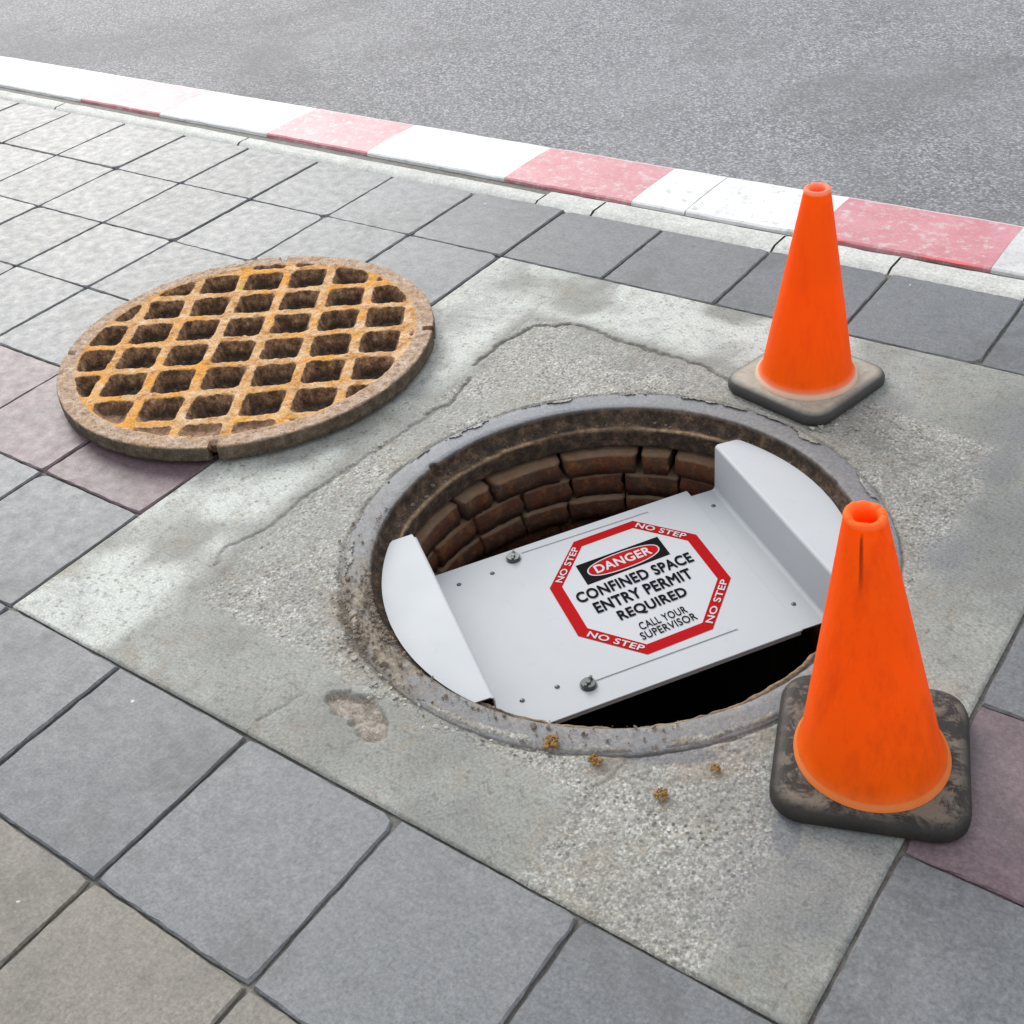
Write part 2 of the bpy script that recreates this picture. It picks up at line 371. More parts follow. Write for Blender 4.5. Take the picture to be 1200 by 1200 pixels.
def frame_mesh(x0, x1, y0, y1, a0, a1, b0, b1, z):
    V = [(x0, y0, z), (x1, y0, z), (x1, y1, z), (x0, y1, z), (a0, b0, z), (a1, b0, z), (a1, b1, z), (a0, b1, z)]
    return mesh("pavement", V, [(0, 1, 5, 4), (1, 2, 6, 5), (2, 3, 7, 6), (3, 0, 4, 7)])
pavement = tag(obj("pavement", frame_mesh(-60, 60, -60, KY0 - 0.001, SX0 + 0.03, SX1 - 0.03, SY0 + 0.03, SY1 - 0.03, -0.0085), MAT['bed']), kind='structure')
rd = mesh("road", [(-60, KY1 - 0.05, -0.13), (60, KY1 - 0.05, -0.13), (60, 60, -0.13), (-60, 60, -0.13)], [(0, 1, 2, 3)])
road = tag(obj("road", rd, MAT['asphalt']), kind='structure')

def tile_mesh(w, h, seed, top=0.0):
    """paving tile with bevelled, slightly chipped edges"""
    r = random.Random(seed); V = []; F = []
    n = 14
    def ring(inset, z, jit):
        idx = []
        hw, hh = w / 2 - inset, h / 2 - inset
        P = []
        for k in range(n): P.append((-hw + 2 * hw * k / n, -hh))
        for k in range(n): P.append((hw, -hh + 2 * hh * k / n))
        for k in range(n): P.append((hw - 2 * hw * k / n, hh))
        for k in range(n): P.append((-hw, hh - 2 * hh * k / n))
        for (x, y) in P:
            idx.append(len(V)); V.append((x + r.uniform(-jit, jit), y + r.uniform(-jit, jit), z))
        for k in (0, n, 2 * n, 3 * n):           # worn corners
            ch = chips[k // n] * (1 if z > -0.01 else 0.3); x, y, zz = V[idx[k]]; V[idx[k]] = (x - math.copysign(ch, x), y - math.copysign(ch, y), zz - (ch * 0.25 if -0.01 < z < 0 else 0))
        return idx
    chips = [r.choice((0.001, 0.002, 0.003, 0.007)) for _ in range(4)]
    a = ring(0, -0.011, 0); b = ring(0.0003, -0.0036, 0.0012); c = ring(0.0032, 0.0, 0.0015)
    N = len(a)
    for p, q in ((a, b), (b, c)):
        for k in range(N): F.append((p[k], p[(k + 1) % N], q[(k + 1) % N], q[k]))
    F.append(tuple(c))
    return mesh("tile", V, F)
TM = {k: [] for k in ('tile', 'tile_red', 'tile_brown')}
for k in TM:
    for s in range(7):
        me = tile_mesh(T - 0.0058, T - 0.0026, s * 7 + 1); me.materials.append(MAT[k]); TM[k].append(me)
for row in range(-1, 8):
    for col in range(-10, 15):
        if 0 <= row < 5 and 6 <= col < 11: continue
        k = 'tile_red' if row == 3 else ('tile_brown' if row >= 6 else 'tile')
        o = bpy.data.objects.new("tile", rnd.choice(TM[k]))
        o.location = (GX + (col + 0.5) * T + rnd.uniform(-.0008, .0008), GY - (row + 0.5) * T + rnd.uniform(-.0005, .0005), rnd.uniform(-0.0022, 0.0010))
        o.rotation_euler = (rnd.uniform(-.005, .005), rnd.uniform(-.005, .005), rnd.choice((0, math.pi)) + rnd.uniform(-.002, .002))
        link(o, pavement)

# mortar border between tiles and kerb
def strip_mesh(x0, x1, y0, y1, seed, z=0.0):
    n = max(4, int((x1 - x0) / 0.02)); xs = np.linspace(x0, x1, n + 1); ys = np.linspace(0, 1, 6)
    X = np.repeat(xs[:, None], 6, 1); lo = y0 + 0.010 * (fbm(xs, xs * 0, 0.09, seed) - 0.5); hi = y1 + 0.007 * (fbm(xs, xs * 0 + 9, 0.06, seed) - 0.5)
    Y = lo[:, None] + (hi - lo)[:, None] * ys[None]
    Z = z + 0.004 * (fbm(X, Y, 0.05, seed + 3) - 0.5) - 0.010 * ((ys[None] < 0.01) | (ys[None] > 0.99))
    V = np.stack([X, Y, Z], -1).reshape(-1, 3); i = np.arange(n)[:, None] * 6 + np.arange(5)[None]; i = i.ravel()
    F = np.stack([i, i + 6, i + 7, i + 1], -1)
    return mesh("border_stone", V, F, True)
bx = [-9, -7.6, -6.1, -4.7, -3.4, -2.35, -1.055, -0.856, -0.277, 0.049, 0.39, 0.95, 1.7, 2.6, 4.0]
for k in range(len(bx) - 1):
    g = 0.003
    y0 = BY + (0.004 if bx[k] < -1.06 else -0.004 if bx[k] < -0.9 else 0.002)
    y1 = KY0 - (0.035 if bx[k] < -1.06 else 0.005)
    obj("border_stone", strip_mesh(bx[k] + g, bx[k + 1] - g, y0, y1, 40 + k, 0.001), MAT['mortar'], pavement)

# kerb
kerb = tag(empty("kerb", (0, KY0, -0.13)), kind='structure')
def kerb_block(x0, x1, mt, seed, j0=0.002, j1=0.002):
    x0 += j0; x1 -= j1
    n = max(3, int((x1 - x0) / 0.03)); xs = np.linspace(x0, x1, n + 1)
    prof = [(0.0, -0.02), (0.0, 0.0), (0.006, 0.004), (0.10, 0.006), (0.20, 0.005), (0.268, 0.002), (0.284, -0.004), (0.30, -0.022), (0.306, -0.13)]
    V = []; F = []
    for x in xs:
        for j, (y, z) in enumerate(prof):
            V.append((x, y + (0.006 * (fbm(np.array([x]), np.array([0.0]), 0.05, seed)[0] - 0.5) if j in (0, 1, 2) else 0.0), z + 0.13 + 0.002 * (vnoise(np.array([x]), np.array([y]), 0.07, seed)[0] - 0.5)))
    P = len(prof)
    for i in range(n):
        for j in range(P - 1): F.append((i * P + j, i * P + j + 1, (i + 1) * P + j + 1, (i + 1) * P + j))
    F.append(tuple(range(P))); F.append(tuple(reversed([n * P + j for j in range(P)])))
    me = mesh("kerb_stone", V, F)
    o = obj("kerb_stone", me, None, kerb)
    me.materials.append(mt); me.materials.append(MAT['paint_white'])
    for p in me.polygons:
        if len(p.vertices) == 4 and p.center.y > 0.268: p.material_index = 1
    for p in me.polygons: p.use_smooth = False
    return o
kb = [(-1.25, -0.785, 'paint_red'), (-0.785, -0.603, 'paint_white'), (-0.603, -0.215, 'paint_white'), (-0.215, 0.272, 'paint_red'), (0.272, 0.80, 'paint_worn'), (0.80, 1.28, 'paint_red'), (1.28, 1.86, 'paint_white'), (1.86, 2.35, 'paint_red'), (2.35, 4.0, 'paint_white'),
      (-1.83, -1.25, 'paint_white'), (-2.31, -1.83, 'paint_red'), (-2.89, -2.31, 'paint_white'), (-3.37, -2.89, 'paint_red'), (-3.95, -3.37, 'paint_white'), (-4.43, -3.95, 'paint_red'), (-5.0, -4.43, 'paint_white'), (-5.5, -5.0, 'paint_red'), (-6.1, -5.5, 'paint_white'), (-6.6, -6.1, 'paint_red'), (-9, -6.6, 'paint_white')]
for k, (x0, x1, mm) in enumerate(kb):
    kerb_block(x0, x1, MAT[mm], 60 + k, 0.0004, 0.0004 if abs(x1 + 0.603) > .01 else 0.003)
# spilled red paint along the inner edge of the red kerb stone
def smear(pts, seed):
    r = random.Random(seed); n = len(pts); V = []; F = []
    for i, (x, y, w) in enumerate(pts):
        V.append((x, y - w - r.uniform(0, .003), 0.1365)); V.append((x, y + w, 0.1365))
    for i in range(n - 1): F.append((2 * i, 2 * i + 2, 2 * i + 3, 2 * i + 1))
    return mesh("paint_smear", V, F)
def lin(x0, x1, y0, y1, w, n=14):
    return [(x0 + (x1 - x0) * i / n, y0 + (y1 - y0) * i / n, w * math.sin(math.pi * min(1, max(0.03, i / n))) * rnd.uniform(.6, 1.1)) for i in range(n + 1)]
for a in (lin(-0.20, -0.10, -0.002, -0.001, 0.006), lin(0.085, 0.265, -0.005, -0.004, 0.007)):
    obj("paint_smear", smear(a, 5), MAT['paint_fresh'], kerb)

# ------------------------------------------------------------------ concrete slab round the manhole
RO, RI, RL = 0.536, 0.479, 0.447
step = 0.0035
xs = np.arange(SX0 + 0.004, SX1 - 0.0005, step); ys = np.arange(SY0 + 0.003, SY1 - 0.002, step)
X, Y = np.meshgrid(xs, ys, indexing='ij'); nx, ny = X.shape
R = np.hypot(X, Y)
wob = 0.05 * (fbm(X, Y, 0.22, 5) - 0.5) + 0.02 * (fbm(X, Y, 0.05, 9) - 0.5)
left_e, right_e, bot_e, top_e = -0.65, 0.545, -0.545, 0.665
inside = np.minimum(np.minimum(X - left_e, right_e - X), np.minimum(Y - bot_e, top_e - Y)) + wob
rough = sstep(-0.012, 0.02, inside)
rough = rough * (0.55 + 0.45 * sstep(0.38, 0.55, fbm(X, Y, 0.16, 21)))
low_rough = sstep(0.0, 0.04, X - 0.26 + wob) * sstep(0.0, 0.04, 0.60 - X + wob) * sstep(-0.3, -0.36, Y)   # sandy area in front of the frame
rough = np.maximum(rough, low_rough * 0.8)
lines = [([(-0.656, 0.415), (-0.66, 0.517), (-0.628, 0.65), (-0.545, 0.69), (-0.359, 0.671), (-0.214, 0.665), (-0.09, 0.641), (0.03, 0.60)], 0.0032, 1.0),
         ([(-0.660, -0.449), (-0.687, -0.388), (-0.654, -0.322), (-0.652, -0.208), (-0.643, -0.082), (-0.63, 0.05), (-0.624, 0.132), (-0.60, 0.25)], 0.0022, 0.6),
         ([(-0.62, 0.19), (-0.60, 0.28), (-0.625, 0.36)], 0.004, 0.9),
         ([(0.26, 0.64), (0.38, 0.60), (0.50, 0.60)], 0.002, 0.35),
         ([(0.30, -0.62), (0.285, -0.52), (0.33, -0.40), (0.45, -0.35)], 0.003, 0.35),
         ([(-0.28, -0.70), (-0.26, -0.62), (-0.30, -0.60)], 0.0015, 0.4)]
jx = 0.022 * (fbm(X, Y, 0.05, 31) - 0.5) + 0.008 * (vnoise(X, Y, 0.012, 33) - 0.5); jy = 0.022 * (fbm(X, Y, 0.05, 41) - 0.5) + 0.008 * (vnoise(X, Y, 0.012, 43) - 0.5)
crack = np.zeros_like(X)
for pts, w, s in lines:
    d = seg_dist(X + jx, Y + jy, pts); ww = w * (0.4 + 1.2 * vnoise(X, Y, 0.06, 77))
    crack = np.maximum(crack, s * (1 - sstep(ww * 0.6, ww * 1.6 + 0.002, d)))
gap = 1 - sstep(0.003, 0.009, np.abs(R - RO) + 0.006 * (vnoise(X, Y, 0.03, 3) - 0.4))
ang = np.arctan2(Y, X)
wx = 0.05 * (fbm(X, Y, 0.035, 301) - 0.5); wy = 0.05 * (fbm(X, Y, 0.035, 311) - 0.5)
sp_d = seg_dist(X + wx, Y + wy, [(-0.188, -0.588), (-0.15, -0.585), (-0.098, -0.612)]) / 0.024
spall = (1 - sstep(0.8, 1.15, sp_d))
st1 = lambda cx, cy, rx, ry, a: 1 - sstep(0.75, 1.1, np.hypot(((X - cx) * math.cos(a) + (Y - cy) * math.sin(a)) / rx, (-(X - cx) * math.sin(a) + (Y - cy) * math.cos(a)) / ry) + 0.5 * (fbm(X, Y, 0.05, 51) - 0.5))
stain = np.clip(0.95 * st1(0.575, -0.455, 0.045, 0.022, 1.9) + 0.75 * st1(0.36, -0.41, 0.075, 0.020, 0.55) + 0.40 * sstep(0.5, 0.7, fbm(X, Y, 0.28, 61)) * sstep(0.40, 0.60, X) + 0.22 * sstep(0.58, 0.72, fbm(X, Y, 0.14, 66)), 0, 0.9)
Z = 0.0 - 0.0022 * rough - 0.0045 * crack - 0.009 * spall * (0.35 + 1.3 * fbm(X, Y, 0.02, 88)) - 0.005 * gap
Z += 0.0016 * (fbm(X, Y, 0.10, 15) - 0.5) + rough * 0.0012 * (vnoise(X, Y, 0.011, 17) - 0.5) + rough * 0.0012 * (vnoise(X, Y, 0.0055, 18) - 0.5)
edge = np.minimum(np.minimum(X - SX0, SX1 - X), np.minimum(Y - SY0, SY1 - Y))
edge_w = edge + 0.004 * (fbm(X, Y, 0.06, 19) - 0.5)
Z -= 0.006 * (1 - sstep(0.001, 0.007, edge_w))
idx = np.arange(nx * ny).reshape(nx, ny)
q = np.stack([idx[:-1, :-1], idx[1:, :-1], idx[1:, 1:], idx[:-1, 1:]], -1).reshape(-1, 4)
ovl = RO - 0.002 - 0.018 * sstep(0.35, 0.75, fbm(X, Y, 0.09, 401)) - 0.006 * (vnoise(X, Y, 0.014, 403))
Z += 0.0045 * (1 - sstep(-0.004, 0.006, R - RO))
keep = ((R - ovl).ravel()[q].min(1) > 0)
me = mesh("concrete_slab", np.stack([X, Y, Z], -1).reshape(-1, 3), q[keep], True)
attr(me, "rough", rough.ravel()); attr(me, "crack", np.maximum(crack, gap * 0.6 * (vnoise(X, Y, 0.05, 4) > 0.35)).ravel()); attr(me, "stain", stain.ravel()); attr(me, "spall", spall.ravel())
gr = sstep(0.075, 0.0, R - RO) * sstep(0.42, 0.62, fbm(X, Y, 0.07, 91)) * (0.35 + 0.65 * sstep(0.2, -0.3, Y))
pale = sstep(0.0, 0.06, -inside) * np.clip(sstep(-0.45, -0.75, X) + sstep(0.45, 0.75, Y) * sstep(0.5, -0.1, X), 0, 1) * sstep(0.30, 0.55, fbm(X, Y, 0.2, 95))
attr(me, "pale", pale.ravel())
attr(me, "grime", np.clip(gr * 0.9, 0, 1).ravel())
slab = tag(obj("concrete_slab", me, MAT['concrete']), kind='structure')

# ------------------------------------------------------------------ manhole: iron frame, brick shaft
manhole = tag(empty("manhole", (0, 0, 0)), "open round manhole with grey iron frame and crumbling brick shaft sunk in the concrete", "manhole")
nt = 720
th = np.linspace(0, 2 * math.pi, nt, endpoint=False)
prof = [(RO, -0.02), (RO, -0.002), (RO - 0.004, -0.0005), (RO - 0.02, 0.0), (RO - 0.04, 0.0002), (RI + 0.004, 0.0), (RI, -0.0025), (RI - 0.001, -0.010), (RI - 0.002, -0.020), (RI - 0.004, -0.028), (RI - 0.009, -0.033),
        (RI - 0.017, -0.0345), (RI - 0.025, -0.0345), (RL, -0.036), (RL - 0.002, -0.043), (RL, -0.055), (RL + 0.002, -0.07), (RL + 0.003, -0.078), (RL + 0.004, -0.086), (RL + 0.014, -0.090), (RL + 0.08, -0.091)]
P = len(prof); pr = np.array(prof)
TH = np.repeat(th[:, None], P, 1); RR = np.repeat(pr[None, :, 0], nt, 0).copy(); ZZ = np.repeat(pr[None, :, 1], nt, 0).copy()
J = np.arange(P)[None]
amp = np.where(J < 6, 0.0006, np.where(J < 10, 0.003, 0.0045))
nz = fbm(TH * 0.46, ZZ * 2.0 + J * 0.013, 0.03, 101) - 0.5; nz2 = vnoise(TH * 0.46, J * 0.011 + TH * 0, 0.012, 105) - 0.5
RR += amp * (nz * 1.6 + nz2 * 0.8) * (J > 0); ZZ += np.where(J >= 9, 0.005, 0.0008) * (fbm(TH * 0.46, J * 0.02 + TH * 0, 0.025, 111) - 0.5) * (J > 0) * (J < 19)
dA = np.abs((TH - math.radians(175.5) + math.pi) % (2 * math.pi) - math.pi) * RI
bite = (dA < 0.011) & (J >= 5) & (J <= 9)
RR = np.where(bite, np.maximum(RR, RI + 0.012 - 0.004 * (dA / 0.011)), RR)
V = np.stack([RR * np.cos(TH), RR * np.sin(TH), ZZ], -1).reshape(-1, 3)
i = (np.arange(nt)[:, None] * P + np.arange(P - 1)[None]).ravel(); i2 = ((np.arange(nt)[:, None] + 1) % nt * P + np.arange(P - 1)[None]).ravel()
me = mesh("iron_frame", V, np.stack([i, i + 1, i2 + 1, i2], -1)[:, ::-1], True)
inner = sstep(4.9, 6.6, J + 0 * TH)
front = sstep(-0.2, 0.5, np.cos(TH - math.radians(-100))) * 0.33 + 0.75 * sstep(0.88, 1.0, np.cos(TH - math.radians(-122))) + 0.25 * sstep(0.6, 1, np.cos(TH - math.radians(70)))
dirt = np.clip(front + 0.22 * sstep(3, 6, J) - 0.06 + 0.3 * sstep(1.5, 0, J), 0, 1.2)
led = np.exp(-((J - 13.0) / 0.5) ** 2) * (0.25 + 0.9 * vnoise(TH * 0.46, TH * 0, 0.06, 121)) + 0 * TH
attr(me, "ledge", np.clip(led, 0, 1).ravel())
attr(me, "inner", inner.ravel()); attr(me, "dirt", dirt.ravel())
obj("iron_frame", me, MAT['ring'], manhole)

def brick_mesh(r0, r1, a0, a1, z0, z1, seed):
    r = random.Random(seed); bm = bmesh.new(); n = 9; g = []
    for k in range(n + 1):
        a = a0 + (a1 - a0) * k / n; row = []
        for (rr, z) in ((r1, z0), (r0, z0), (r0 - 0.004, (z0 + z1) / 2), (r0, z1 - 0.006), (r0 + 0.007, z1), (r1, z1)):
            j = 0.0019; rr2 = rr + r.uniform(-j, j); aa = a + r.uniform(-.004, .004) + (0.012 * (1 if k == 0 else -1) if k in (0, n) and rr == r0 else 0)
            row.append(bm.verts.new((rr2 * math.cos(aa), rr2 * math.sin(aa), z + r.uniform(-j, j) * 0.6)))
        g.append(row)
    m_ = len(g[0])
    for k in range(n):
        for j in range(m_): bm.faces.new((g[k][j], g[k][(j + 1) % m_], g[k + 1][(j + 1) % m_], g[k + 1][j]))
    bm.faces.new(g[0]); bm.faces.new(list(reversed(g[n])))
    bmesh.ops.recalc_face_normals(bm, faces=bm.faces)
    return bm_mesh("brick", bm, True)
r_ = random.Random(3)
zt = -0.098
first = [173.5, 161, 138, 114.3, 104.3]
for c in range(5):
    h = 0.052 + r_.uniform(-.003, .004); joints = []
    if c == 0:
        joints = first[::-1] + [176 + 22 * k for k in range(1, 12)]
        joints = [j for j in joints if j < 104.3 + 340]
        joints += [104.3 + 343]
    else:
        a = r_.uniform(0, 20)
        while a < 342: joints.append(a); a += r_.uniform(14, 20)
    for k in range(len(joints)):
        a0 = joints[k]; a1 = joints[k + 1] if k + 1 < len(joints) else joints[0] + 360
        gp = r_.uniform(0.4, 1.1) if c == 0 else r_.uniform(0.12, 0.32)
        r0 = (0.430 if c == 0 else 0.418 + 0.012 * (c % 2)) + r_.uniform(-.004, .005)
        o = obj("brick", brick_mesh(r0, r0 + 0.10, math.radians(a0 + gp), math.radians(a1 - gp), zt - h, zt, c * 50 + k), MAT['brick'], manhole)
    zt -= h + r_.uniform(0.002, 0.005)
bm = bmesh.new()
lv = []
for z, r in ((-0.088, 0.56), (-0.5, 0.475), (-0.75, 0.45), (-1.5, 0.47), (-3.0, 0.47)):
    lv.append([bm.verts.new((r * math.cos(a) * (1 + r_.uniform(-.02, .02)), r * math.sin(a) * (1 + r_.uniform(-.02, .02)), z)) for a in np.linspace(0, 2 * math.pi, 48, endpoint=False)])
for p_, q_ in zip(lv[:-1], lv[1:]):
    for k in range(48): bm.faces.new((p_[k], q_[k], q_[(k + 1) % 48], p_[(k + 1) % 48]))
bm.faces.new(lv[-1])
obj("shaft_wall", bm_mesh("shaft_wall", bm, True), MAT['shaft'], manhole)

# ------------------------------------------------------------------ manhole guard
GA = math.radians(-35.2) + math.pi / 2       # local x = reading direction of the sign, local y = its upper side
ZP = -0.145
guard = tag(empty("manhole_guard", (0, 0, 0), GA), "white metal bridge with a red octagon danger sign hung across the open manhole", "manhole guard")
def sheet(name, cols, th, mat, parent, sm=True):
    """bent sheet: cols = [(x, z, ymin, ymax)], thickened downwards along its normal"""
    n = len(cols); V = []; F = []
    N = []
    for k in range(n):
        a = cols[max(0, k - 1)]; b = cols[min(n - 1, k + 1)]
        dx, dz = b[0] - a[0], b[1] - a[1]; l_ = math.hypot(dx, dz) or 1; N.append((-dz / l_, dx / l_))
    for k, (x, z, y0, y1) in enumerate(cols):
        for s in (0, 1):
            xx, zz = x - s * th * N[k][0], z - s * th * N[k][1]
            V += [(xx, y0, zz), (xx, y1, zz)]
    for k in range(n - 1):
        a, b = 4 * k, 4 * k + 4
        F += [(a, b, b + 1, a + 1), (a + 2, a + 3, b + 3, b + 2), (a, a + 2, b + 2, b), (a + 1, b + 1, b + 3, a + 3)]
    F += [(0, 1, 3, 2), (4 * n - 4, 4 * n - 2, 4 * n - 1, 4 * n - 3)]
    me = mesh(name, V, F); o = obj(name, me, mat, parent)
    return o
def bracket_cols(xin, xw, ya, yb, zf, ztop, rmax, ycut):
    c = []
    for x in np.linspace(xin, xw - 0.009, 5): c.append((x, zf, ya, yb))
    for a in np.linspace(10, 80, 6): a = math.radians(a); c.append((xw - 0.009 + 0.009 * math.sin(a), zf + 0.009 * (1 - math.cos(a)), ya, yb))
    for z in np.linspace(zf + 0.009, ztop - 0.007, 4): c.append((xw, z, ya - 0.020, yb))
    for a in np.linspace(10, 80, 6): a = math.radians(a); c.append((xw + 0.007 * (1 - math.cos(a)), ztop - 0.007 + 0.007 * math.sin(a), ycut[0] - 0.002, yb))
    xs_ = list(np.linspace(xw + 0.007, rmax * 0.96, 14)) + list(np.linspace(rmax * 0.965, rmax * 0.9999, 12))
    for x in xs_:
        h = math.sqrt(max(0, rmax ** 2 - x ** 2)); c.append((x, ztop, max(ycut[0], -h), min(ycut[1] - 0.06 * (x - xw), h)))
    return c
RF = 0.4605
rb = bracket_cols(-0.01, 0.3405, -0.2365, 0.238, ZP - 0.0019, -0.0285, RF, (-0.263, 0.240))
lb = [(-x, z, y0, y1) for x, z, y0, y1 in bracket_cols(0.0102, 0.3415, -0.246, 0.228, ZP - 0.0019, -0.0285, RF, (-0.263, 0.240))][::-1]
sheet("side_bracket", rb, 0.0025, MAT['white'], guard)
sheet("side_bracket", lb, 0.0025, MAT['white'], guard)
# sliding plate with two slots, folded lips along both long edges
def plate():
    xs_ = [-0.337, -0.1275, 0.172, 0.2825]
    def line(x, a, b): return a + (b - a) * (x + 0.337) / (0.2825 + 0.337)
    rows = []
    for x in xs_:
        rows.append([line(x, -0.262, -0.2405), line(x, -0.2085, -0.1855), line(x, -0.2035, -0.1805), line(x, 0.2070, 0.2265), line(x, 0.2120, 0.2315), line(x, 0.229, 0.2585)])
    bm = bmesh.new(); top = [[bm.verts.new((x, y, ZP)) for y in r] for x, r in zip(xs_, rows)]; bot = [[bm.verts.new((x, y, ZP - 0.0017)) for y in r] for x, r in zip(xs_, rows)]
    has = lambda i, j: 0 <= i < 3 and 0 <= j < 5 and not (i == 1 and j in (1, 3))
    for i in range(3):
        for j in range(5):
            if not has(i, j): continue
            bm.faces.new((top[i][j], top[i + 1][j], top[i + 1][j + 1], top[i][j + 1])); bm.faces.new((bot[i][j], bot[i][j + 1], bot[i + 1][j + 1], bot[i + 1][j]))
            for (di, dj, e) in ((-1, 0, ((i, j), (i, j + 1))), (1, 0, ((i + 1, j), (i + 1, j + 1))), (0, -1, ((i, j), (i + 1, j))), (0, 1, ((i, j + 1), (i + 1, j + 1)))):
                if not has(i + di, j + dj):
                    (a, b), (c, d) = e; bm.faces.new((top[a][b], top[c][d], bot[c][d], bot[a][b]))
    bmesh.ops.recalc_face_normals(bm, faces=bm.faces)
    be = [e for e in bm.edges if all(abs(v.co.z - ZP) < 1e-6 for v in e.verts) and len(e.link_faces) == 2 and any(abs(f.normal.z) < 0.5 for f in e.link_faces)]
    bmesh.ops.bevel(bm, geom=be, offset=0.0009, segments=2, affect='EDGES')
    return bm_mesh("sliding_plate", bm)
obj("sliding_plate", plate(), MAT['white'], guard)
lip = [(-0.235, -0.2465), (0.2805, -0.2395)]
bm = bmesh.new()
def prism(bm, poly, z0, z1):
    a = [bm.verts.new((x, y, z0)) for x, y in poly]; b = [bm.verts.new((x, y, z1)) for x, y in poly]; n = len(poly)
    bm.faces.new(list(reversed(a))); bm.faces.new(b)
    for k in range(n): bm.faces.new((a[k], a[(k + 1) % n], b[(k + 1) % n], b[k]))
prism(bm, [(-0.235, -0.2560), (0.281, -0.2385), (0.281, -0.2355), (-0.235, -0.2530)], ZP - 0.013, ZP - 0.0018)
obj("plate_lip", bm_mesh("plate_lip", bm), MAT['white'], guard)

# screws and wing nuts
def dome(bm, x, y, z, r, h, n=14):
    v0 = [bm.verts.new((x + r * math.cos(a), y + r * math.sin(a), z)) for a in np.linspace(0, 2 * math.pi, n, endpoint=False)]
    v1 = [bm.verts.new((x + .7 * r * math.cos(a), y + .7 * r * math.sin(a), z + h * .8)) for a in np.linspace(0, 2 * math.pi, n, endpoint=False)]
    for k in range(n): bm.faces.new((v0[k], v0[(k + 1) % n], v1[(k + 1) % n], v1[k]))
    c = bm.verts.new((x, y, z + h))
    for k in range(n): bm.faces.new((v1[k], v1[(k + 1) % n], c))
for (x, y, z) in ((-0.2803, 0.1796, 0), (-0.2055, 0.1825, 0), (-0.2726, -0.1858, 0), (-0.2008, -0.1808, 0), (0.3104, 0.185, -0.0019), (0.3055, -0.1668, -0.0019)):
    bm = bmesh.new(); dome(bm, 0, 0, 0, 0.0052, 0.0024)
    o = obj("screw", bm_mesh("screw", bm, True), MAT['zinc'], guard); o.location = (x, y, ZP + z + 0.0002)
def wing_nut(x, y, rz):
    bm = bmesh.new(); n = 20
    def disc(r, z0, z1, r1=None):
        a = [bm.verts.new((r * math.cos(t_), r * math.sin(t_), z0)) for t_ in np.linspace(0, 2 * math.pi, n, endpoint=False)]
        b = [bm.verts.new(((r1 or r) * math.cos(t_), (r1 or r) * math.sin(t_), z1)) for t_ in np.linspace(0, 2 * math.pi, n, endpoint=False)]
        for k in range(n): bm.faces.new((a[k], a[(k + 1) % n], b[(k + 1) % n], b[k]))
        bm.faces.new(b)
    disc(0.0165, 0, 0.0030)
    w = obj("washer", bm_mesh("washer", bm), MAT['zinc'], guard); w.location = (x, y, ZP + 0.0003)
    bm = bmesh.new(); disc(0.0150, 0, 0.006, 0.0135); disc(0.0045, 0.006, 0.0095)
    for s in (-1, 1):
        pts = [(0.003, 0.005), (0.010, 0.005), (0.0145, 0.008), (0.014, 0.0115), (0.009, 0.0115), (0.003, 0.008)]
        A_ = [bm.verts.new((s * px, -0.0024, pz)) for px, pz in pts]; B_ = [bm.verts.new((s * px, 0.0024, pz)) for px, pz in pts]
        bm.faces.new(A_); bm.faces.new(list(reversed(B_)))
        for k in range(len(pts)): bm.faces.new((A_[k], B_[k], B_[(k + 1) % len(pts)], A_[(k + 1) % len(pts)]))
    bmesh.ops.recalc_face_normals(bm, faces=bm.faces)
    o = obj("wing_nut", bm_mesh("wing_nut", bm), MAT['zinc'], guard); o.location = (x, y, ZP + 0.0022); o.rotation_euler = (0, 0, rz)
wing_nut(-0.149, 0.2085, 1.15); wing_nut(-0.146, -0.2015, 0.75)

# sign
CX, CY, SK = 0.0587, 0.0190, 0.07
def sg(p, q, z): return (CX + p, CY + q + SK * p, ZP + z)
def octo(w, h, a, b, dy=0.0): return [(-w, -b + dy), (-a, -h + dy), (a, -h + dy), (w, -b + dy), (w, b + dy), (a, h + dy), (-a, h + dy), (-w, b + dy)]
OUT = octo(0.1725, 0.189, 0.0715, 0.078); INN = octo(0.1475, 0.1650, 0.0615, 0.068, 0.0012)
sign = obj("warning_sign", mesh("warning_sign", [sg(p, q, 0.0004) for p, q in OUT], [tuple(range(8))]), MAT['print_white'], guard)
sign["label"] = "white octagonal confined space label with red border"
V = [sg(p, q, 0.0007) for p, q in OUT] + [sg(p, q, 0.0007) for p, q in INN]
obj("border", mesh("border", V, [(k, (k + 1) % 8, 8 + (k + 1) % 8, 8 + k) for k in range(8)]), MAT['print_red'], sign)
BOX = [(-0.098, 0.0478), (0.0955, 0.0490), (0.0955, 0.1140), (-0.098, 0.1150)]
obj("black_panel", mesh("black_panel", [sg(p, q, 0.0007) for p, q in BOX], [(0, 1, 2, 3)]), MAT['print_black'], sign)
def oval(name, w, h, z, mat):
    P_ = []
    for a in np.linspace(0, 2 * math.pi, 64, endpoint=False):
        c, s = math.cos(a), math.sin(a); e = 2 / 2.35
        P_.append((math.copysign(abs(c) ** e, c) * w, 0.0815 + math.copysign(abs(s) ** e, s) * h))
    obj(name, mesh(name, [sg(p, q, z) for p, q in P_], [tuple(range(64))]), mat, sign)
oval("oval_outline", 0.0835, 0.0270, 0.0010, MAT['print_white']); oval("oval_panel", 0.0805, 0.0243, 0.0013, MAT['print_red'])
